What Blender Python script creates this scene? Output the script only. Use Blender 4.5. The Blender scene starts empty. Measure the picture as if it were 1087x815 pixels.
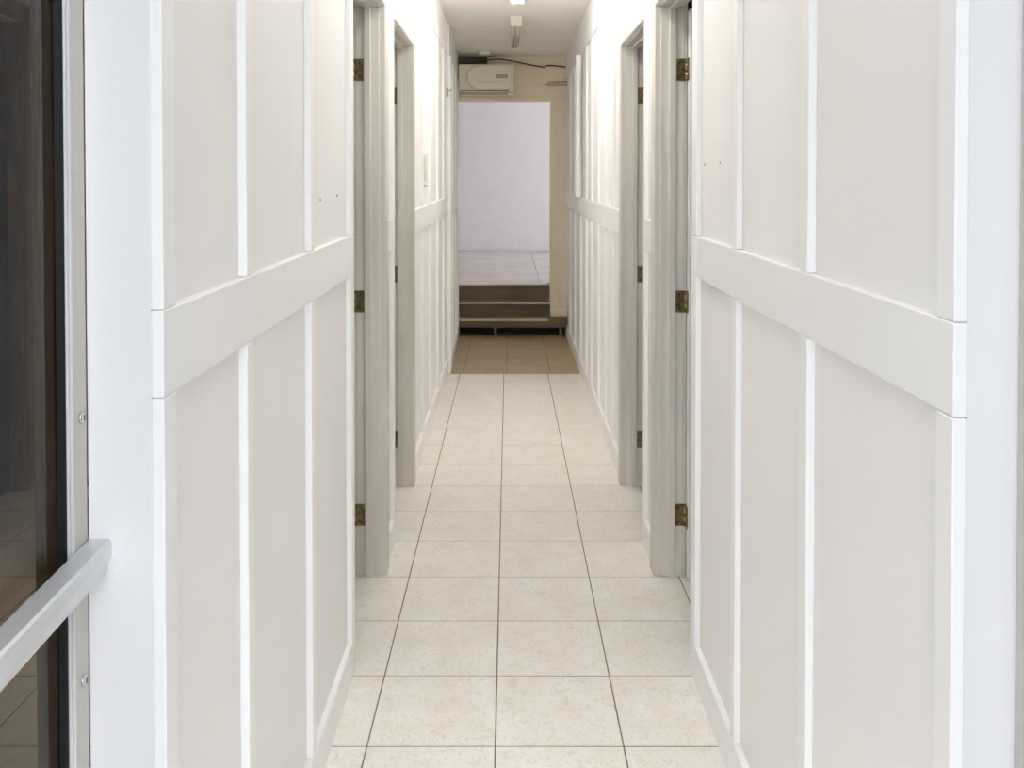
import bpy, bmesh, math, random
from mathutils import Vector, Matrix
random.seed(7)
S = bpy.context.scene
C = bpy.context.collection
R = math.radians

# ------------------------------------------------------------------ camera
FPX, CAMH = 955.3, 1.4527
cam = bpy.data.cameras.new('camera')
cam.sensor_fit = 'HORIZONTAL'
cam.sensor_width = 36.0
cam.lens = 36.0 * FPX / 1087.0
cam.shift_x = (543.5 - 539.6) / 1087.0
cam.shift_y = (210.2 - 407.5) / 1087.0
cam.clip_start = 0.02
camo = bpy.data.objects.new('camera', cam)
camo.location = (0, 0, CAMH)
camo.rotation_euler = (R(90 - 1.1), 0, 0)
C.objects.link(camo)
S.camera = camo

# ------------------------------------------------------------------ world, exposure
W = bpy.data.worlds.new('overcast_sky')
S.world = W
W.use_nodes = True
bg = W.node_tree.nodes['Background']
bg.inputs[0].default_value = (0.91, 0.95, 1.0, 1)
bg.inputs[1].default_value = 1.56
S.view_settings.view_transform = 'Standard'
S.view_settings.look = 'None'
S.view_settings.gamma = 1
S.view_settings.use_curve_mapping = False
S.view_settings.exposure = 1.43
TUBE = 13.2            # strength of the lit fluorescent tubes
S.cycles.max_bounces = 14
S.cycles.diffuse_bounces = 10
S.cycles.glossy_bounces = 6
S.cycles.transmission_bounces = 8
S.cycles.sample_clamp_indirect = 4.0
S.cycles.use_denoising = True

# ------------------------------------------------------------------ materials
def srgb(r, g, b):
    f = lambda c: (c / 255) / 12.92 if c <= 10 else (((c / 255) + 0.055) / 1.055) ** 2.4
    return (f(r), f(g), f(b), 1)

def material(name, col, rough=0.5, metal=0.0, spec=0.5, var=0.0, scale=6.0, bump=0.0, bscale=60.0,
             col2=None, stretch=(1, 1, 1)):
    m = bpy.data.materials.new(name)
    m.use_nodes = True
    nt = m.node_tree
    b = nt.nodes['Principled BSDF']
    b.inputs['Roughness'].default_value = rough
    b.inputs['Metallic'].default_value = metal
    b.inputs['Specular IOR Level'].default_value = spec
    b.inputs['Base Color'].default_value = col
    if var > 0 or col2 or bump > 0:
        geo = nt.nodes.new('ShaderNodeNewGeometry')
        mp = nt.nodes.new('ShaderNodeMapping')
        mp.inputs['Scale'].default_value = stretch
        nt.links.new(geo.outputs['Position'], mp.inputs['Vector'])
    if var > 0 or col2:
        n = nt.nodes.new('ShaderNodeTexNoise')
        n.inputs['Scale'].default_value = scale
        n.inputs['Detail'].default_value = 6
        nt.links.new(mp.outputs[0], n.inputs['Vector'])
        r = nt.nodes.new('ShaderNodeValToRGB')
        c2 = col2 or tuple(max(0, c * (1 - var)) for c in col[:3]) + (1,)
        r.color_ramp.elements[0].position = 0.35
        r.color_ramp.elements[0].color = c2
        r.color_ramp.elements[1].position = 0.62
        r.color_ramp.elements[1].color = col
        nt.links.new(n.outputs['Fac'], r.inputs['Fac'])
        nt.links.new(r.outputs['Color'], b.inputs['Base Color'])
    if bump > 0:
        n2 = nt.nodes.new('ShaderNodeTexNoise')
        n2.inputs['Scale'].default_value = bscale
        n2.inputs['Detail'].default_value = 4
        nt.links.new(mp.outputs[0], n2.inputs['Vector'])
        bp = nt.nodes.new('ShaderNodeBump')
        bp.inputs['Strength'].default_value = bump
        bp.inputs['Distance'].default_value = 0.004
        nt.links.new(n2.outputs['Fac'], bp.inputs['Height'])
        nt.links.new(bp.outputs['Normal'], b.inputs['Normal'])
    return m

def tile_material(name, base, vein, warm, rough, veinmix):
    m = bpy.data.materials.new(name)
    m.use_nodes = True
    nt = m.node_tree
    L = nt.links
    b = nt.nodes['Principled BSDF']
    b.inputs['Roughness'].default_value = rough
    geo = nt.nodes.new('ShaderNodeNewGeometry')
    info = nt.nodes.new('ShaderNodeObjectInfo')
    add = nt.nodes.new('ShaderNodeVectorMath')
    add.operation = 'MULTIPLY_ADD'
    add.inputs[1].default_value = (1, 1, 1)
    comb = nt.nodes.new('ShaderNodeCombineXYZ')
    mul = nt.nodes.new('ShaderNodeMath'); mul.operation = 'MULTIPLY'; mul.inputs[1].default_value = 37.0
    L.new(info.outputs['Random'], mul.inputs[0])
    L.new(mul.outputs[0], comb.inputs['Z'])
    L.new(geo.outputs['Position'], add.inputs[0])
    L.new(comb.outputs[0], add.inputs[2])
    # broad cloudy warmth
    n1 = nt.nodes.new('ShaderNodeTexNoise')
    n1.inputs['Scale'].default_value = 9.0
    n1.inputs['Detail'].default_value = 5
    L.new(add.outputs[0], n1.inputs['Vector'])
    r1 = nt.nodes.new('ShaderNodeValToRGB')
    r1.color_ramp.elements[0].position = 0.36; r1.color_ramp.elements[0].color = base
    r1.color_ramp.elements[1].position = 0.68; r1.color_ramp.elements[1].color = warm
    L.new(n1.outputs['Fac'], r1.inputs['Fac'])
    # fine worm-like veins: thin band of a distorted noise
    n2 = nt.nodes.new('ShaderNodeTexNoise')
    n2.inputs['Scale'].default_value = 24.0
    n2.inputs['Detail'].default_value = 2
    n2.inputs['Distortion'].default_value = 1.6
    L.new(add.outputs[0], n2.inputs['Vector'])
    r2 = nt.nodes.new('ShaderNodeValToRGB')
    e = r2.color_ramp.elements
    e[0].position = 0.455; e[0].color = (0, 0, 0, 1)
    e[1].position = 0.485; e[1].color = (1, 1, 1, 1)
    k = e.new(0.515); k.color = (0, 0, 0, 1)
    L.new(n2.outputs['Fac'], r2.inputs['Fac'])
    mv = nt.nodes.new('ShaderNodeMath'); mv.operation = 'MULTIPLY'; mv.inputs[1].default_value = veinmix
    L.new(r2.outputs['Color'], mv.inputs[0])
    mix = nt.nodes.new('ShaderNodeMix'); mix.data_type = 'RGBA'
    L.new(mv.outputs[0], mix.inputs['Factor'])
    L.new(r1.outputs['Color'], mix.inputs['A'])
    mix.inputs['B'].default_value = vein
    L.new(mix.outputs['Result'], b.inputs['Base Color'])
    bp = nt.nodes.new('ShaderNodeBump')
    bp.inputs['Strength'].default_value = 0.12
    bp.inputs['Distance'].default_value = 0.002
    L.new(n2.outputs['Fac'], bp.inputs['Height'])
    L.new(bp.outputs['Normal'], b.inputs['Normal'])
    return m

M = {}
M['paint'] = material('white_wall_paint', srgb(243, 242, 241), 0.55, var=0.025, scale=2.2, bump=0.10, bscale=140, stretch=(1, 1, 0.35), spec=0.35)
M['trim'] = material('white_trim_paint', srgb(246, 246, 246), 0.42, var=0.02, scale=4, bump=0.08, bscale=90, stretch=(1, 1, 0.12), spec=0.4)
M['jamb'] = material('worn_shaded_jamb_paint', srgb(222, 218, 210), 0.5, col2=srgb(206, 201, 192), scale=9, bump=0.15, bscale=70, stretch=(1, 1, 0.15))  # scuffed paint, also darkened for the shade on the jambs
M['core'] = material('wall_core', srgb(230, 230, 232), 0.55, var=0.02, scale=2.5, bump=0.08, bscale=140)
M['old'] = material('old_cream_paint', srgb(238, 227, 204), 0.6, var=0.06, scale=3, bump=0.12, bscale=60)
M['ceil'] = material('ceiling_paint', srgb(246, 243, 237), 0.8, var=0.03, scale=3)
M['tile'] = tile_material('cream_floor_tile', srgb(242, 239, 235), srgb(212, 197, 176), srgb(237, 231, 222), 0.30, 0.55)
M['brown'] = tile_material('brown_floor_tile', srgb(166, 146, 112), srgb(134, 114, 84), srgb(182, 162, 128), 0.4, 0.4)
M['grout'] = material('grout', srgb(128, 116, 102), 0.9, var=0.15, scale=12)
M['concrete'] = material('pavement_concrete', srgb(150, 148, 144), 0.9, var=0.1, scale=5, bump=0.2)
M['brown_trim'] = material('brown_timber_trim', srgb(150, 128, 100), 0.5, col2=srgb(128, 106, 80), scale=12, stretch=(1, 1, 0.15))
M['dark'] = material('unlit_room_dark', srgb(38, 36, 33), 0.8, var=0.1, scale=3)  # near-black, standing for the lack of light in the side rooms
M['block'] = material('white_painted_block', srgb(228, 224, 226), 0.7, var=0.03, scale=7, bump=0.35, bscale=45)
M['mortar'] = material('painted_mortar', srgb(226, 222, 223), 0.8, bump=0.3, bscale=60)
M['platform'] = material('pale_painted_floor', srgb(206, 198, 198), 0.35, col2=srgb(186, 177, 174), scale=3.0, bump=0.1)
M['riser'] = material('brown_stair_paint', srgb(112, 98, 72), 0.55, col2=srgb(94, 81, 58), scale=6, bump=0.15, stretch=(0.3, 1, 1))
M['tread'] = material('worn_tread_paint', srgb(206, 194, 168), 0.5, col2=srgb(176, 160, 130), scale=7, bump=0.1, stretch=(0.3, 1, 1))
M['wood'] = material('raw_timber', srgb(160, 112, 62), 0.7, col2=srgb(120, 78, 40), scale=20, stretch=(1, 1, 0.2))
M['brass'] = material('tarnished_brass', srgb(150, 134, 98), 0.38, metal=0.85, col2=srgb(104, 88, 62), scale=60)
M['brasspin'] = material('worn_brass_pin', srgb(190, 172, 120), 0.3, metal=0.9)
M['alu'] = material('satin_aluminium', srgb(202, 198, 190), 0.42, metal=0.35, var=0.06, scale=40, bump=0.05, bscale=200, stretch=(1, 1, 0.05))
M['alubright'] = material('bright_aluminium', srgb(240, 240, 243), 0.25, metal=0.3)
M['bar'] = material('brushed_aluminium_bar', srgb(222, 224, 226), 0.30, metal=0.25, col2=srgb(204, 207, 210), scale=25, bump=0.06, bscale=160, stretch=(1, 0.06, 1))
M['rubber'] = material('black_gasket', srgb(24, 23, 26), 0.45)
M['steel'] = material('screw_steel', srgb(215, 216, 220), 0.22, metal=0.9)
M['hole'] = material('dark_hole', srgb(52, 46, 40), 0.9)
M['ac'] = material('aged_white_plastic', srgb(238, 232, 216), 0.45, var=0.05, scale=5)
M['acgrey'] = material('grey_plastic', srgb(176, 168, 148), 0.5)
M['cable'] = material('dark_cable', srgb(58, 50, 40), 0.6)
M['white'] = material('white_enamel', srgb(236, 232, 224), 0.35)
M['off'] = material('unlit_tube_glass', srgb(214, 206, 190), 0.2)
M['thermo'] = material('pale_grey_plastic', srgb(214, 210, 204), 0.5)

def emitter(name, col, s):
    m = bpy.data.materials.new(name); m.use_nodes = True
    b = m.node_tree.nodes['Principled BSDF']
    b.inputs['Base Color'].default_value = (0.9, 0.9, 0.9, 1)
    b.inputs['Emission Color'].default_value = col
    b.inputs['Emission Strength'].default_value = s
    return m
M['lit'] = emitter('lit_tube', (1.0, 0.97, 0.915, 1), TUBE)
M['aged'] = emitter('fill_tube', (1.0, 0.97, 0.915, 1), TUBE * 0.92)  # dimmer tubes of the added, unseen fill lamp

def glass(name, tint, alpha):
    """thin clear pane: sharp reflection by fresnel, straight transmission"""
    m = bpy.data.materials.new(name); m.use_nodes = True
    nt = m.node_tree
    nt.nodes.remove(nt.nodes['Principled BSDF'])
    out = nt.nodes['Material Output']
    tr = nt.nodes.new('ShaderNodeBsdfTransparent'); tr.inputs[0].default_value = tint
    gl = nt.nodes.new('ShaderNodeBsdfGlossy'); gl.inputs['Roughness'].default_value = 0.0
    fr = nt.nodes.new('ShaderNodeFresnel'); fr.inputs[0].default_value = 1.2
    mx = nt.nodes.new('ShaderNodeMixShader')
    nt.links.new(fr.outputs[0], mx.inputs[0])
    nt.links.new(tr.outputs[0], mx.inputs[1]); nt.links.new(gl.outputs[0], mx.inputs[2])
    nt.links.new(mx.outputs[0], out.inputs[0])
    return m
M['glass'] = glass('tinted_pane', (0.68, 0.62, 0.53, 1), 1)

# ------------------------------------------------------------------ helpers
def tag(o, label=None, cat=None, group=None, kind=None):
    if label: o['label'] = label
    if cat: o['category'] = cat
    if group: o['group'] = group
    if kind: o['kind'] = kind
    return o

def wloc(o):
    v = Vector(o.location)
    while o.parent:
        o = o.parent
        v += Vector(o.location)
    return v

def empty(name, loc):
    o = bpy.data.objects.new(name, None)
    o.empty_display_size = 0.1
    o.location = loc
    C.objects.link(o)
    return o

def link(name, me, mat, parent=None, loc=(0, 0, 0), local=False):
    o = bpy.data.objects.new(name, me)
    if mat is not None and not me.materials:
        me.materials.append(mat)
    C.objects.link(o)
    if parent:
        o.parent = parent
        o.location = Vector(loc) if local else Vector(loc) - wloc(parent)
    else:
        o.location = loc
    return o

def bm_box(bm, x0, x1, y0, y1, z0, z1):
    vs = [bm.verts.new((x, y, z)) for x in (x0, x1) for y in (y0, y1) for z in (z0, z1)]
    for q in ((0, 1, 3, 2), (4, 6, 7, 5), (0, 4, 5, 1), (2, 3, 7, 6), (0, 2, 6, 4), (1, 5, 7, 3)):
        bm.faces.new([vs[i] for i in q])

def to_mesh(bm, name, bevel=0.0, seg=1, smooth=False):
    bmesh.ops.recalc_face_normals(bm, faces=bm.faces)
    if bevel > 0:
        bmesh.ops.bevel(bm, geom=list(bm.edges), offset=bevel, segments=seg, affect='EDGES', profile=0.5)
    me = bpy.data.meshes.new(name)
    bm.to_mesh(me); bm.free()
    if smooth:
        for p in me.polygons: p.use_smooth = True
    return me

def box(name, x0, x1, y0, y1, z0, z1, mat, parent=None, bevel=0.0, seg=1, local=False):
    if x0 > x1: x0, x1 = x1, x0
    c = ((x0 + x1) / 2, (y0 + y1) / 2, z0)
    bm = bmesh.new()
    bm_box(bm, x0 - c[0], x1 - c[0], y0 - c[1], y1 - c[1], 0, z1 - z0)
    return link(name, to_mesh(bm, name, bevel, seg), mat, parent, c, local)

def boxes(name, lst, mat, parent=None):
    bm = bmesh.new()
    for a in lst:
        a = list(a)
        if a[0] > a[1]: a[0], a[1] = a[1], a[0]
        bm_box(bm, *a)
    return link(name, to_mesh(bm, name), mat, parent)

def slab(name, corners, z, mat, parent=None, bevel=0.0015):
    """prism over a plan quad; corners [(x,y)*4] going round, z = [(z0,z1)*4] at each corner"""
    cx = sum(p[0] for p in corners) / 4; cy = sum(p[1] for p in corners) / 4; zb = min(a[0] for a in z)
    bm = bmesh.new()
    lo = [bm.verts.new((p[0] - cx, p[1] - cy, a[0] - zb)) for p, a in zip(corners, z)]
    hi = [bm.verts.new((p[0] - cx, p[1] - cy, a[1] - zb)) for p, a in zip(corners, z)]
    bm.faces.new(lo[::-1]); bm.faces.new(hi)
    for i in range(4):
        j = (i + 1) % 4
        bm.faces.new((lo[i], lo[j], hi[j], hi[i]))
    return link(name, to_mesh(bm, name, bevel), mat, parent, (cx, cy, zb))

def tube(name, pts, r, mat, parent=None, n=8, local=False, rad=None, caps=True):
    """swept tube through points"""
    base = Vector(pts[0])
    P = [Vector(p) - base for p in pts]
    bm = bmesh.new(); rings = []
    up = Vector((0, 0, 1))
    for i, p in enumerate(P):
        d = (P[min(i + 1, len(P) - 1)] - P[max(i - 1, 0)]).normalized()
        a = d.cross(up)
        if a.length < 1e-3: a = d.cross(Vector((1, 0, 0)))
        a.normalize(); b = d.cross(a).normalized()
        rr = rad[i] if rad else r
        rings.append([bm.verts.new(p + a * math.cos(t) * rr + b * math.sin(t) * rr)
                      for t in (2 * math.pi * k / n for k in range(n))])
    for A, B in zip(rings, rings[1:]):
        for k in range(n):
            bm.faces.new((A[k], A[(k + 1) % n], B[(k + 1) % n], B[k]))
    if caps:
        bm.faces.new(rings[0]); bm.faces.new(rings[-1])
    return link(name, to_mesh(bm, name, smooth=True), mat, parent, tuple(base), local)

def prism_y(name, outline, y0, y1, mat, parent=None, bevel=0.0, local=False):
    """outline of (x,z) points extruded from y0 to y1"""
    bx = sum(p[0] for p in outline) / len(outline); bz = min(p[1] for p in outline); by = (y0 + y1) / 2
    bm = bmesh.new()
    A = [bm.verts.new((x - bx, y0 - by, z - bz)) for x, z in outline]
    B = [bm.verts.new((x - bx, y1 - by, z - bz)) for x, z in outline]
    bm.faces.new(A); bm.faces.new(B[::-1])
    n = len(A)
    for i in range(n):
        bm.faces.new((A[i], B[i], B[(i + 1) % n], A[(i + 1) % n]))
    return link(name, to_mesh(bm, name, bevel), mat, parent, (bx, by, bz), local)

# ------------------------------------------------------------------ dimensions (metres)
XL, XR = -0.455, 0.540           # faces of rails, battens and baseboards
T = 0.0155                       # batten thickness
WALL = 0.115                     # wall thickness
CZ = 2.635                       # ceiling height
HEAD = 2.085                     # top of the door openings
YEND = 8.52                      # end wall
ROOM = 5.20                      # far end of the side rooms
PZ = 0.432                       # platform height
YBACK = 13.16
TILE, GAP, TX0, TY0 = 0.33, 0.0040, -0.0335, 2.2857
rail_top = lambda y: 1.2805 + 0.0088 * (y - 1.1)
rail_bot = lambda y: 1.165 + 0.0070 * (y - 1.1)

# ------------------------------------------------------------------ floor
floor = boxes('floor', [(-3.3, 3.3, 0.2, 8.60, -0.12, -0.0010)], M['grout'])
tag(floor, kind='structure')
def tile_mesh(name, mat):
    h = TILE / 2 - GAP / 2
    bm = bmesh.new(); bm_box(bm, -h, h, -h, h, -0.012, 0)
    me = to_mesh(bm, name, 0.0006); me.materials.append(mat)
    return me
tm, tb = tile_mesh('tile', M['tile']), tile_mesh('brown_tile', M['brown'])
YCH = 6.74                       # cream tile stops, older brown tile begins
def lay(me, mat, c0, c1, r0, r1):
    for r in range(r0, r1):
        for c in range(c0, c1):
            o = link('tile', me, None, floor, (TX0 + (c + .5) * TILE, TY0 + (r + .5) * TILE, 0))
            o.rotation_euler = (random.gauss(0, 0.0007), random.gauss(0, 0.0007), 0)
last = int((YCH - TY0) / TILE)   # whole cream rows beyond the first joint
lay(tm, M['tile'], -2, 2, -6, last)
lay(tm, M['tile'], -8, -2, -6, 6)        # the room on the left
lay(tm, M['tile'], 2, 4, -3, 6)          # the room on the right
y = TY0 + last * TILE
for c in range(-2, 2):                   # cut row
    box('tile', TX0 + c * TILE + GAP / 2, TX0 + (c + 1) * TILE - GAP / 2, y + GAP / 2, YCH, -0.012, 0, M['tile'], floor, 0.0012)
for r in range(6):
    for c in range(-2, 2):
        link('tile', tb, None, floor, (TX0 + 0.022 + (c + .5) * TILE, YCH + 0.004 + (r + .5) * TILE, 0))
for o in list(floor.children):
    pass

pave = boxes('pavement', [(-6, 6, -6, 0.199, -0.12, -0.01)], M['concrete'])
tag(pave, kind='structure')

# ------------------------------------------------------------------ ceiling and outer shell
ceil = boxes('ceiling', [(-3.3, 3.3, 0.2, 8.62, CZ, CZ + 0.1)], M['ceil'])
tag(ceil, kind='structure')
def structure(name, lst, mat):
    return tag(boxes(name, lst, mat), kind='structure')
structure('wall_outer_left', [(-3.3, -3.2, 0.2, ROOM, 0, CZ)], M['dark'])
structure('wall_outer_right', [(3.2, 3.3, 0.2, ROOM, 0, CZ)], M['dark'])
structure('wall_front', [(-3.3, -0.50, 0.13, 0.23, 0, CZ), (0.40, 3.3, 0.13, 0.23, 0, CZ)], M['concrete'])  # out of view; right part drawn in to cut daylight on the right
structure('wall_room_left', [(-2.27, XL - T - .086, 4.45, 4.53, 0, CZ)], M['old'])
structure('wall_room_side', [(-2.37, -2.27, .23, 3.15, 0, CZ), (-2.37, -2.27, 4.20, 4.53, 0, CZ), (-2.37, -2.27, 3.15, 4.20, 2.19, CZ)], M['old'])
sd = empty('door_7', (-2.27, 4.2, 0)); tag(sd, kind='structure')
box('casing', -2.275, -2.245, 4.195, 4.285, 0, 2.195, M['brown_trim'], sd, 0.003)
box('casing', -2.275, -2.245, 3.07, 3.155, 0, 2.195, M['brown_trim'], sd, 0.003)
box('casing', -2.275, -2.245, 3.07, 4.285, 2.195, 2.27, M['brown_trim'], sd, 0.003)
box('jamb', -2.37, -2.27, 4.185, 4.2, 0, 2.19, M['brown_trim'], sd, 0.001)
box('leaf', -2.365, -2.33, 3.155, 4.183, .006, 2.185, M['dark'], sd, 0.002)  # dark sheet in place of the black, unlit space behind the opening
structure('wall_room_right', [(XR + T + WALL, 3.2, ROOM, ROOM + 0.1, 0, CZ)], M['dark'])

# ------------------------------------------------------------------ panelled hall walls
D1 = (2.650, 3.280)              # first door opening (both sides)
D2 = (3.600, 4.250)              # second door opening
def hall_wall(side, s, XF, y0, y1, segs, upper, lower, above):
    """s = +1 right, -1 left. XF = face of the trim. segs: wall spans between openings"""
    xp = XF + s * T              # panel plane
    xb = xp + s * (0.085 if s < 0 else 0.084)   # room side
    core = [(xp + s * 0.001, xb, a + (0.021 if a > y0 else 0), b - (0.014 if b in (D1[0], D2[0]) else 0), 0, CZ) for a, b in segs]
    for d in (D1, D2):
        core.append((xp + s * 0.001, xb, d[0] - 0.014, d[1] + 0.021, HEAD + 0.024, CZ))
    w = structure('wall_' + side, core, M['core'])
    base = empty('baseboard_' + side, (XF, segs[0][0], 0)); tag(base, kind='structure')
    def bat(ya, yb, z0, z1, x_face=XF, mat=M['trim'], name='batten'):
        return box(name, x_face, xp + s * 0.001, ya, yb, z0, z1, mat, w, 0.0016)
    FR = 2.392                   # underside of the frieze board
    for a, b in segs:
        # frieze, chair rail, baseboard
        ra = a + (0.0745 if a in (D1[1], D2[1]) else 0)
        rb = b - ((0.0660 if s > 0 else 0.0505) if b == D1[0] else 0)
        rl = slab('rail', [(XF, ra), (XF, rb), (xp + s * .001, rb), (xp + s * .001, ra)],
                  [(rail_bot(v), rail_top(v)) for v in (ra, rb, rb, ra)], M['trim'], w)
        yb0 = a + (0.075 if a in (D1[1], D2[1]) else 0)
        yb1 = b - ((0.0655 if s > 0 else 0.05) if b == D1[0] else 0)
        box('board', XF - s * 0.001, xp + s * .001, yb0, yb1, 0, 0.104, M['trim'], base, 0.0022)
        bu = [t for t in upper if a - 0.01 <= t[0] and t[1] <= b + 0.01]
        bl = [t for t in lower if a - 0.01 <= t[0] and t[1] <= b + 0.01]
        for ya, yb in bu:
            bat(ya, yb, rail_top(ya) + 0.001, FR - 0.001)
        for ya, yb in bl:
            full = abs(yb - D1[0]) < 0.01
            bat(ya, yb, 0.0 if full else 0.105, rail_top(ya) if full else rail_bot(ya) - 0.001)
        # sheets of panelling between the battens
        for bats, lo, hi in ((bu, rail_top, lambda v: FR), (bl, lambda v: 0.104, rail_bot)):
            cuts = [a + (0.022 if a > y0 else 0)] + [v for t in sorted(bats) for v in t] + [b]
            for k in range(0, len(cuts), 2):
                if cuts[k + 1] - cuts[k] > 0.012:
                    c0, c1 = cuts[k], cuts[k + 1]
                    slab('panel', [(xp, c0 + .001), (xp, c1 - .001), (xp + s * .001, c1 - .001), (xp + s * .001, c0 + .001)],
                         [(lo(v) - 0.004, hi(v) + 0.004) for v in (c0, c1, c1, c0)], M['paint'], w, 0.0008)
    box('frieze', XF, xp + s * .001, segs[0][0], segs[-1][1], FR, CZ, M['trim'], w, 0.0016)
    for d in (D1, D2):           # short panels and battens over the doors
        box('panel', xp, xp + s * .001, d[0], d[1], HEAD + 0.064, FR + .004, M['paint'], w)
    for ya, yb in above:
        bat(ya, yb, HEAD + 0.067, FR - 0.001)
    return w

wl = hall_wall('left', -1, XL, 1.183, 6.75,
    [(1.183, D1[0]), (D1[1], D2[0]), (D2[1], 6.75)],
    [(1.183, 1.230), (1.565, 1.603), (2.076, 2.112), (2.600, 2.650), (3.560, 3.600), (4.81, 4.85), (5.285, 5.325), (5.853, 5.893), (6.377, 6.417)],
    [(1.183, 1.230), (1.565, 1.603), (2.076, 2.112), (2.600, 2.650), (3.560, 3.600), (4.81, 4.85), (5.285, 5.325), (5.853, 5.893), (6.377, 6.417)],
    [(3.62, 3.66), (4.20, 4.24)])
wr = hall_wall('right', 1, XR, 1.087, YEND,
    [(1.087, D1[0]), (D1[1], D2[0]), (D2[1], YEND)],
    [(1.087, 1.132), (1.623, 1.666), (2.132, 2.170), (2.585, 2.650), (3.560, 3.600), (4.66, 4.70), (5.03, 5.07), (5.42, 5.46), (5.87, 5.91), (6.27, 6.31), (6.76, 6.80), (7.36, 7.40), (7.90, 7.94)],
    [(1.087, 1.132), (1.623, 1.666), (2.132, 2.170), (2.585, 2.650), (3.560, 3.600), (4.66, 4.70), (5.03, 5.07), (5.42, 5.46), (5.87, 5.91), (6.27, 6.31), (6.76, 6.80), (7.36, 7.40), (7.90, 7.94)],
    [(3.66, 3.70), (4.20, 4.24)])

# nail holes left in the panels on both sides
def nail(x, y, z, s):
    tube('nail_hole', [(x - s * 0.001, y, z), (x + s * 0.004, y, z)], 0.0032, M['hole'], wl if s < 0 else wr, 7)
for yy, zz in ((2.25, 1.405), (2.47, 1.412)): nail(XL - T, yy, zz, -1)
nail(XR + T, 2.36, 1.500, 1); nail(XR + T, 2.545, 1.498, 1)

# older, slightly skewed stretch of wall on the left, past the end post
def lx(y): return -0.431 - 0.0185 * (y - 6.75)
ys = [6.75, YEND]
old = slab('wall_left_rear', [(lx(ys[0]) - T - .006, ys[0]), (lx(ys[1]) - T - .006, ys[1]), (lx(ys[1]) - T - WALL, ys[1]), (lx(ys[0]) - T - WALL, ys[0])],
           [(0, CZ)] * 4, M['core'], None, 0)
tag(old, kind='structure')
ob = empty('baseboard_rear', (lx(6.75), 6.75, 0)); tag(ob, kind='structure')
def skew(name, a, b, z0a, z1a, z0b, z1b, off, mat, par=old, dep=T + .006):
    return slab(name, [(lx(a) - off, a), (lx(b) - off, b), (lx(b) - dep, b), (lx(a) - dep, a)],
                [(z0a, z1a), (z0b, z1b), (z0b, z1b), (z0a, z1a)], mat, par)
skew('rail', 6.79, YEND, rail_bot(6.79), rail_top(6.79) + .02, rail_bot(YEND), rail_top(YEND) + .01, 0, M['trim'])
skew('board', 6.75, YEND, 0, 0.10, 0, 0.10, -0.001, M['trim'], ob)
skew('frieze', 6.75, YEND, 2.392, CZ, 2.392, CZ, 0.010, M['trim'])
ob2 = [6.75, 6.79, 7.25, 7.29, 7.80, 7.84, 8.30, 8.34, YEND]
for k in range(0, 8, 2):
    a, b = ob2[k], ob2[k + 1]
    if k == 0:
        skew('end_post', a, b, 0.101, 2.39, 0.101, 2.39, -0.002, M['trim'])
    else:
        skew('batten', a, b, 0.101, rail_bot(a) - .001, 0.101, rail_bot(a) - .001, 0, M['trim'])
        skew('batten', a, b, rail_top(a) + .02, 2.39, rail_top(a) + .02, 2.39, 0, M['trim'])
    a, b = ob2[k + 1] + .001, ob2[k + 2] - .001
    skew('panel', a, b, 0.09, rail_bot(a), 0.09, rail_bot(b), T, M['paint'])
    skew('panel', a, b, rail_top(a), 2.40, rail_top(b), 2.40, T, M['paint'])

# small hook high on the left wall and thick post with a rounded strip on the right wall
hook = empty('wall_hook', (XL, 6.70, 2.10))
tag(hook, 'small pale hook bracket high on the left hall wall near its end', 'hook')
box('plate', XL - .001, XL + .012, 6.62, 6.68, 2.07, 2.14, M['acgrey'], hook, 0.002)
tube('prong', [(XL + .010, 6.65, 2.12), (XL + .030, 6.65, 2.115), (XL + .034, 6.65, 2.135)], 0.005, M['acgrey'], hook, 6)
post = empty('wall_post', (XR, 6.72, rail_top(6.7)))
post.name = 'trim_1'
tag(post, kind='structure')
box('post_board', XR - 0.038, XR + .001, 6.70, 6.755, rail_top(6.7) + .002, 2.390, M['trim'], post, 0.003)
ol = [(XR - .034 + .011 - .011 * math.cos(t), 2.24 + .016 * math.sin(t)) for t in [math.pi * k / 8 for k in range(9)]]
ol += [(XR - .012, rail_top(6.7) + .002), (XR - .034, rail_top(6.7) + .002)]
prism_y('round_strip', ol, 6.676, 6.70, M['trim'], post)
# keypad-like plate on the left wall
thm = empty('wall_handset', (XL - T, 5.06, 1.42))
tag(thm, 'narrow pale wall unit with rounded top on left wall past the second door', 'wall unit')
n = 8
prof = [(5.06 + .035 * math.cos(t), 1.575 + .03 * math.sin(t)) for t in [math.pi * k / n for k in range(n + 1)]] + [(5.025, 1.45), (5.095, 1.45)]
bm = bmesh.new()
A = [bm.verts.new((0, a - 5.06, b - 1.42)) for a, b in prof]; B = [bm.verts.new((.011, a - 5.06, b - 1.42)) for a, b in prof]
bm.faces.new(A); bm.faces.new(B)
for i in range(len(A)):
    j = (i + 1) % len(A); bm.faces.new((A[i], A[j], B[j], B[i]))
link('body', to_mesh(bm, 'body', 0.002), M['thermo'], thm, (XL - T, 5.06, 1.42))
box('ledge', XL - T, XL - T + .013, 5.005, 5.115, 1.422, 1.430, M['acgrey'], thm, 0.001)

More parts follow.
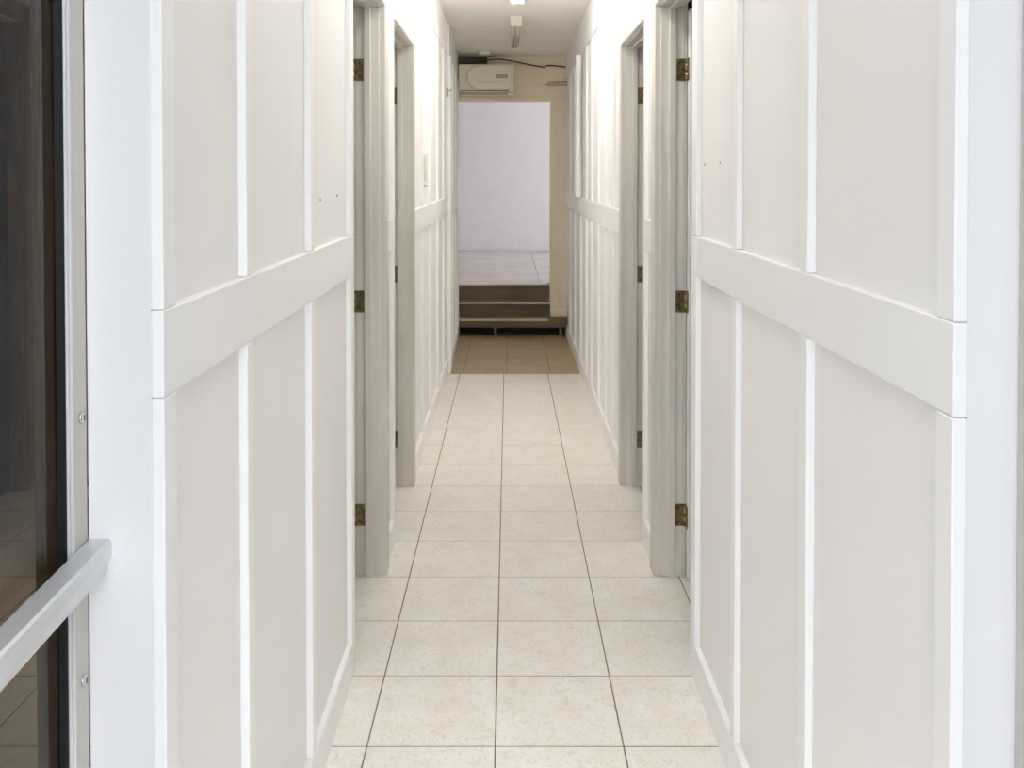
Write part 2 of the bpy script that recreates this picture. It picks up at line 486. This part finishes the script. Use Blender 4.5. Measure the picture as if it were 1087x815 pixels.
# ------------------------------------------------------------------ timber doors off the hall
def hinge(par, s, xk, yj, z, scale=1):
    """leaf screwed to the jamb (facing the camera), knuckle and second leaf on the open door"""
    h = box('hinge', xk - s * 0.040, xk - s * 0.003, yj - 0.0025, yj, z - .040, z + .040, M['brass'], par, 0.0006)
    for k in range(5):
        z0 = z - .040 + k * .016
        tube('knuckle', [(xk, yj - .005, z0 + .0006), (xk, yj - .005, z0 + .0154)], 0.0052, M['brasspin'] if k % 2 else M['brass'], h, 8)
    box('door_leaf_plate', xk + s * 0.001, xk + s * 0.0035, yj - .036, yj - 0.004, z - .040, z + .040, M['brass'], h, 0.0004)
    for dz in (-.026, 0, .026):
        xs = xk - s * (0.024 if dz else 0.013)
        tube('screw', [(xs, yj - .002, z + dz), (xs, yj - .0036, z + dz)], 0.0034, M['hole'], h, 6)
    return h

def door(num, s, XF, d, hinge_z, flat=False):
    xf = XF - s * 0.008          # casing stands a touch proud of the baseboard
    xp = XF + s * T
    xb = XF + s * (T + (0.085 if s < 0 else 0.084))
    r = empty('door_%d' % num, (xf, d[1], 0)); tag(r, kind='structure')
    y0, y1 = d
    J = M['jamb']
    # casing: far leg, head; the near side keeps only its narrow wall batten
    box('casing', xf, xp + s * .004, y1 + 0.004, y1 + 0.074, 0, HEAD + 0.006, M['jamb'], r, 0.003)
    box('casing', xf, xp + s * .004, y0 - 0.03, y1 + 0.074, HEAD + 0.006, HEAD + 0.066, M['trim'], r, 0.003)
    box('casing', xb - s * .004, xb + s * .014, y1 + .004, y1 + .066, 0, HEAD + .06, J, r, 0.003)
    # jambs
    box('jamb', xp - s * .001, xb, y1, y1 + .019, 0, HEAD, J, r, 0.0015)
    box('jamb', xp - s * .001, xb, y0 - .013, y0 + .006, 0, HEAD, J, r, 0.0015)
    box('head_jamb', xp - s * .001, xb, y0, y1 + .019, HEAD, HEAD + .022, J, r, 0.0015)
    # stops
    sx0, sx1 = xp + s * .029, xp + s * .054
    box('stop', sx0, sx1, y1 - .012, y1 + .001, 0, HEAD, J, r, 0.002)
    box('stop', sx0, sx1, y0 + .005, y0 + .017, 0, HEAD, J, r, 0.002)
    box('stop', sx0, sx1, y0 + .011, y1, HEAD - .012, HEAD + .001, J, r, 0.002)
    # open leaf swung into the side room about the far jamb
    w_ = y1 - y0 - .03
    xk = xb + s * 0.008
    if flat:                     # these two leaves are folded right back against the room side of the wall
        lf = box('leaf', xk + s * .014, xk + s * .050, y1 + .075, y1 + .075 + w_, .008, HEAD - .014, M['trim'], r, 0.002)
        for z in hinge_z:
            hinge(r, s, xk, y1, z)
        return r
    lf = box('leaf', xk + s * 0.0036, xk + s * (0.0036 + w_), y1 - 0.040, y1 - 0.004, .008, HEAD - .014, M['trim'], r, 0.002)
    for z0, z1 in ((.22, .92), (1.06, 1.90)):
        for yf, dy in ((y1 - .040, -.004), (y1 - .004, .004)):
            box('raised_panel', xk + s * .11, xk + s * (w_ - .10), min(yf, yf + dy), max(yf, yf + dy), z0, z1, M['paint'], lf, 0.0018)
    kx = xk + s * (w_ - .06)
    tube('knob', [(kx, y1 - .040, .99), (kx, y1 - .060, .99), (kx, y1 - .068, .99), (kx, y1 - .095, .99), (kx, y1 - .102, .99)], .02, M['brasspin'], lf, 12,
         rad=[.012, .012, .025, .025, .012])
    for z in hinge_z:
        hinge(r, s, xk, y1, z)
    return r
HZ = (1.855, 1.012, 0.228)
door(1, -1, XL, D1, HZ)
door(2, 1, XR, D1, HZ)
door(3, -1, XL, D2, HZ)
door(4, 1, XR, D2, HZ, True)

# ------------------------------------------------------------------ end wall with opening, steps, back room
OX = 0.404; OZ = 2.205
structure('wall_stair_left', [(-.80, -.500, YEND + .002, 8.90, 0, OZ)], M['old'])
structure('wall_stair_right', [(OX + .004, .80, YEND + .124, 8.90, 0, OZ), (XR + .026, .80, YEND + .002, YEND + .112, 0, .166)], M['old'])
ew = structure('wall_end', [(-0.62, 0.70, YEND + .008, YEND + .11, OZ, 2.535), (-0.12, 0.70, YEND + .008, YEND + .11, 2.535, CZ), (-0.62, 0.70, YEND + .10, YEND + .11, 2.535, CZ), (OX, 0.70, YEND + .008, YEND + .11, 0.166, OZ)], M['old'])
def ep(name, x0, x1, z0, z1, d=0.0, bev=0.0012, mat=None):
    return box(name, x0, x1, YEND - d, YEND + .009, z0, z1, mat or M['old'], ew, bev)
xw = XR + 0.02
box('slot_shade', -0.50, -0.20, YEND + .085, YEND + .099, 2.536, CZ - .001, M['riser'], ew)  # dark brown backing paints the shade in the slot over the air conditioner
ep('panel', -0.50, xw, 2.372, 2.535)
ep('panel', -0.12, xw, 2.536, CZ - .001)
ep('panel', -0.50, xw, OZ + .035, 2.370)
ep('head_trim', -0.50, OX + 0.07, OZ - .002, OZ + .033, 0.006)
ep('side_trim', OX - .001, OX + 0.066, 0.27, OZ - .003, 0.006)
ep('panel', OX + 0.067, xw, 0.262, OZ + .033)
ep('board', OX + .004, xw - .005, 0.167, 0.258, 0.010, 0.002)

st = empty('stairs', (0, 8.33, 0))
tag(st, 'short brown wooden stairs rising to the pale room at the end of the hall', 'stairs')
xl, xr2 = -0.60, XR + .015
box('tread', lx(8.3) + .001, XR - .002, 8.325, 8.637, .090, .165, M['riser'], st, 0.004, 2)
box('nosing', lx(8.3) + .001, 0.37, 8.318, 8.40, .150, .169, M['tread'], st, 0.003)
box('riser', -0.496, OX - .002, 8.635, 8.66, 0.165, .268, M['riser'], st)
box('tread', -0.496, OX - .002, 8.615, 8.885, .268, .283, M['riser'], st, 0.003)
box('nosing', -0.496, OX - .003, 8.609, 8.630, .267, .2845, M['tread'], st, 0.003)
box('riser', -0.496, OX - .002, 8.880, 8.90, .283, .418, M['riser'], st)
for x in (-0.12, 0.49):
    box('leg', x - .014, x + .014, 8.37, 8.42, 0, .091, M['wood'], st, 0.002)
box('back_board', -0.496, XR - .004, 8.60, 8.615, 0, .089, M['hole'], st)

pf = structure('floor_platform', [(-3.0, 3.0, 8.90, YBACK, 0.0, PZ - .012)], M['riser'])
box('floor_sheet', -1.22 + .322, .318, 8.872, YBACK - .003, PZ - .012, PZ, M['platform'], pf, 0.002)
box('floor_sheet', .322, .322 + 1.216, 8.872 + .03, YBACK - .003, PZ - .012, PZ, M['platform'], pf, 0.002)
box('floor_sheet', -2.99, -1.22 + .318, 8.902, YBACK - .003, PZ - .012, PZ, M['platform'], pf, 0.002)
box('floor_sheet', 1.542, 2.99, 8.902, YBACK - .003, PZ - .012, PZ, M['platform'], pf, 0.002)
box('stain_chip', .385, .402, 8.905, 8.925, PZ, PZ + .006, M['hole'], pf, 0.002)

wb = structure('wall_back', [(-3.1, 3.1, YBACK + .012, YBACK + .16, 0, 3.25)], M['mortar'])
bw, bh, jt = 0.40, 0.20, 0.006
bm = bmesh.new(); bm_box(bm, -bw / 2 + jt / 2, bw / 2 - jt / 2, 0.0095, .02, 0, bh - jt)
blk = to_mesh(bm, 'block', 0.0022); blk.materials.append(M['block'])
for r_ in range(14):
    for c in range(-6, 6):
        x = (c + .5 + (.5 if r_ % 2 else 0)) * bw + .05
        o = link('block', blk, None, wb, (x, YBACK + random.uniform(-.0012, .0012), PZ + r_ * bh + .002))
structure('ceiling_back', [(-3.1, 3.1, 8.62, YBACK + .16, 3.25, 3.33)], M['ceil'])
structure('wall_back_left', [(-3.1, -3.0, 8.62, YBACK, 0, 3.25)], M['block'])
structure('wall_back_front', [(-3.1, -0.62, 8.53, 8.62, 0, 3.25), (0.70, 3.1, 8.53, 8.62, 0, 3.25), (-.62, .70, 8.631, 8.64, CZ, 3.25)], M['block'])
# side wall of the back room with its window to the daylight
structure('wall_back_right', [(3.0, 3.1, 8.62, 9.5, 0, 3.25), (3.0, 3.1, 12.9, YBACK, 0, 3.25), (3.0, 3.1, 9.5, 12.9, 0, .85), (3.0, 3.1, 9.5, 12.9, 3.05, 3.25)], M['block'])
wn = empty('window_1', (3.05, 11.2, .85)); tag(wn, kind='structure')
box('frame', 3.01, 3.09, 9.5, 12.9, .85, .91, M['white'], wn); box('frame', 3.01, 3.09, 9.5, 12.9, 2.99, 3.05, M['white'], wn)
for yy in (9.5, 10.62, 11.74, 12.84):
    box('mullion', 3.01, 3.09, yy, yy + .06, .91, 2.99, M['white'], wn)

# ------------------------------------------------------------------ ceiling lamps
def lamp(y0, y1, lit, label, x=0.057):
    r = empty('fluorescent_lamp', (x, (y0 + y1) / 2, CZ))
    tag(r, label, 'lamp')
    box('body', x - .024, x + .024, y0 + .02, y1 - .02, CZ - .026, CZ, M['white'], r, 0.003)
    for a, b in ((y0, y0 + .035), (y1 - .035, y1)):
        box('end_cap', x - .041, x + .041, a, b, CZ - .072, CZ - .001, M['white'], r, 0.005, 2)
    for sx in (-.019, .019):
        t = tube('tube', [(x + sx, y0 + .034, CZ - .056), (x + sx, y1 - .034, CZ - .056)], .0125, lit or M['off'], r, 12)
    return r
lamp(4.48, 5.70, M['lit'], 'lit twin tube lamp on the hall ceiling at the top edge of the photo')
lamp(2.48, 3.70, M['aged'], 'added unseen twin tube fill lamp on the hall ceiling between the first pair of doors')  # out of view, added to brighten the near panels
lamp(6.48, 7.62, None, 'unlit white twin tube lamp on the ceiling near the end of the hall')

jb = empty('junction_box', (-.21, 8.25, CZ))
tag(jb, 'small white box on the ceiling above the wall unit at the hall end', 'junction box')
box('body', -.26, -.165, 8.20, 8.30, CZ - .026, CZ - .002, M['white'], jb, 0.004)
box('bracket', -.272, -.262, 8.22, 8.26, CZ - .02, CZ - .001, M['cable'], jb)
box('cover', -.255, -.170, 8.205, 8.295, CZ - .030, CZ - .0262, M['white'], jb, 0.0015)

# ------------------------------------------------------------------ wall unit above the opening (air conditioner)
ac = empty('air_conditioner', (-.20, YEND, 2.26))
tag(ac, 'boxy aged white air conditioner on the end wall above the opening', 'air conditioner')
ax0, ax1, az0, az1, ay = lx(8.3) + .004, 0.055, 2.272, 2.525, 8.30
box('body', ax0, ax1, ay, YEND, az0, az1, M['ac'], ac, 0.010, 3)
# raised front plate with a round left end
cxp, rz, zc = ax0 + .175, .108, (az0 + az1) / 2 + .004
ol = [(cxp + rz * math.cos(t), zc + rz * math.sin(t)) for t in [math.pi / 2 + math.pi * k / 20 for k in range(21)]]
ol += [(ax1 - .028, zc - rz), (ax1 - .028, zc + rz)]
plate = prism_y('front_plate', ol, ay - .020, ay + .002, M['ac'], ac, 0.006)
pts = [(cxp + (rz - .012) * math.cos(t), ay - .0205, zc + (rz - .012) * math.sin(t)) for t in [math.pi * .58 + math.pi * .84 * k / 16 for k in range(17)]]
tube('ridge', pts, .009, M['white'], ac, 6)
for z in (zc + .052, zc - .036, zc - .052):
    box('slat', cxp + .01, ax1 - .035, ay - .032, ay - .018, z - .005, z + .005, M['ac'], ac, 0.0015)
box('display', cxp + .165, ax1 - .06, ay - .0225, ay - .019, zc - .012, zc + .028, M['acgrey'], ac, 0.001)
box('vent', ax0 + .01, ax1 - .05, ay - .0015, ay + .02, az0 + .006, az0 + .020, M['cable'], ac)
box('louvre', ax0 + .004, ax1 - .002, ay + .03, YEND - .02, az0 - .026, az0 - .006, M['ac'], ac, 0.003)
box('drain_lip', ax0 + .004, ax1 - .06, ay + .02, ay + .028, az0 - .030, az0 + .004, M['acgrey'], ac)

def at(x, y, Y):
    """a point of the end wall seen at (x, y) measured off the photograph"""
    th = R(1.1); u, v = (x - 539.6) / FPX, (y - 210.2) / FPX
    c, s_ = math.cos(th), math.sin(th)
    d = Vector((u, c - v * s_, -(s_ + v * c)))
    return tuple(Vector((0, 0, CAMH)) + d * (Y / d.y))
cb = tube('cable', [at(487.5, 67.5, 8.50), at(503, 67.5, 8.50), at(512, 65.2, 8.50), at(522, 63.2, 8.505), at(530, 62.8, 8.505), at(545, 65, 8.51), at(558, 67.8, 8.51),
                    at(570, 70.2, 8.51), at(578, 71.4, 8.51), at(579.5, 69.8, 8.51), at(584, 69.3, 8.51), at(595, 70.5, 8.51), at(604, 71.8, 8.51), at(607, 74, 8.50)], .0062, M['cable'], None, 7)
tag(cb, 'dark sagging cable strung along the top of the end wall', 'cable')
br = empty('metal_bracket', at(592, 90, 8.51))
tag(br, 'thin grey metal bracket with hanging wire at the right of the end wall', 'bracket')
tube('rod', [at(580, 90, 8.505), at(583, 87.2, 8.50), at(602, 87, 8.50)], .006, M['acgrey'], br, 6)
tube('rod', [at(580, 90, 8.505), at(602, 89.8, 8.50), at(604, 88, 8.505)], .006, M['acgrey'], br, 6)
tube('wire', [at(604.3, 72.5, 8.512), at(603.8, 80, 8.512), at(604, 88, 8.512)], .0025, M['cable'], br, 5)

# ------------------------------------------------------------------ glazed door leaf on the left, sidelight on the right
def screw(par, x, y, z, s):
    t = tube('screw', [(x, y, z), (x + s * .0022, y, z), (x + s * .004, y, z)], .007, M['steel'], par, 12, local=True, rad=[.0078, .0074, .004])
    box('slot', x + s * .0035, x + s * .0046, y - .0008, y + .0008, z - .004, z + .004, M['hole'], t, local=True).location -= Vector((x, y, z))
gd = empty('door_5', (-0.5565, 1.1825, 0)); tag(gd, kind='structure')
gd.rotation_euler = (0, 0, R(3.4))        # the leaf stands a few degrees ajar; local -y runs to its free edge
LW = 0.93
ztop = 2.42
def g(name, x0, x1, y0, y1, z0, z1, mat, bev=0.0, par=gd): return box(name, x0, x1, y0, y1, z0, z1, mat, par, bev, local=True)
g('stile', -0.050, 0.0, -0.040, 0.0, 0.006, ztop, M['alu'], 0.0015)
g('stile', -0.050, 0.0, -LW, -LW + .045, 0.006, ztop, M['alu'], 0.0015)
g('rail', -0.050, 0.0, -LW + .045, -0.040, 0.006, 0.10, M['alu'], 0.0015)
g('rail', -0.050, 0.0, -LW + .045, -0.040, ztop - .06, ztop, M['alu'], 0.0015)
g('bead', -0.0048, -0.0008, -0.042, -0.0395, 0.10, ztop - .06, M['alubright'], 0.001)
g('bead', -0.0092, -0.0052, -0.043, -0.0395, 0.10, ztop - .06, M['alubright'], 0.001)
g('gasket', -0.0215, -0.0095, -0.0445, -0.0395, 0.10, ztop - .06, M['rubber'], 0.002)
g('gasket', -0.0215, -0.0095, -LW + .045, -LW + .055, 0.10, ztop - .06, M['rubber'], 0.002)
bm = bmesh.new()
v = [bm.verts.new(p) for p in ((-.0215, -LW + .045, .10), (-.0215, -.0395, .10), (-.0215, -.0395, ztop - .06), (-.0215, -LW + .045, ztop - .06))]
bm.faces.new(v)
link('glass', to_mesh(bm, 'glass'), M['glass'], gd, (0, 0, 0), True)
g('push_bar', -0.0010, 0.0310, -LW - .01, 0.004, 0.952, 0.9785, M['bar'], 0.003)
g('bar_back', -0.0130, 0.0260, -LW, -0.002, 0.934, 0.9515, M['bar'], 0.002)
for z in (1.145, 0.80, 1.75, 0.35):
    screw(gd, 0.0, -.018, z, 1)

gr = empty('door_6', (0.640, 1.080, 0)); tag(gr, kind='structure')
def h(name, x0, x1, y0, y1, z0, z1, mat, bev=0.0): return box(name, x0, x1, y0, y1, z0, z1, mat, gr, bev)
xg = 0.6175
h('stile', xg, xg + .05, 1.058, 1.086, 0, ztop, M['alu'], 0.0015)
h('bead', xg + .002, xg + .008, 1.052, 1.058, .1, ztop - .06, M['alubright'], 0.001)
h('gasket', xg + .008, xg + .026, 1.044, 1.058, .1, ztop - .06, M['rubber'], 0.002)
h('stile', xg, xg + .05, 0.235, 0.28, 0, ztop, M['alu'], 0.0015)
h('rail', xg, xg + .05, 0.28, 1.058, 0, .10, M['alu'], 0.0015)
h('rail', xg, xg + .05, 0.28, 1.058, ztop - .06, ztop, M['alu'], 0.0015)
bm = bmesh.new()
v = [bm.verts.new((xg + .026, a, b)) for a, b in ((.28, .1), (1.058, .1), (1.058, ztop - .06), (.28, ztop - .06))]
bm.faces.new(v)
link('glass', to_mesh(bm, 'glass'), M['glass'], gr, (0, 0, 0))
structure('trim_2', [(-.60, -.50, .23, 1.183, ztop + .003, CZ), (xg, xg + .05, .23, 1.087, ztop + .001, CZ)], M['alu'])
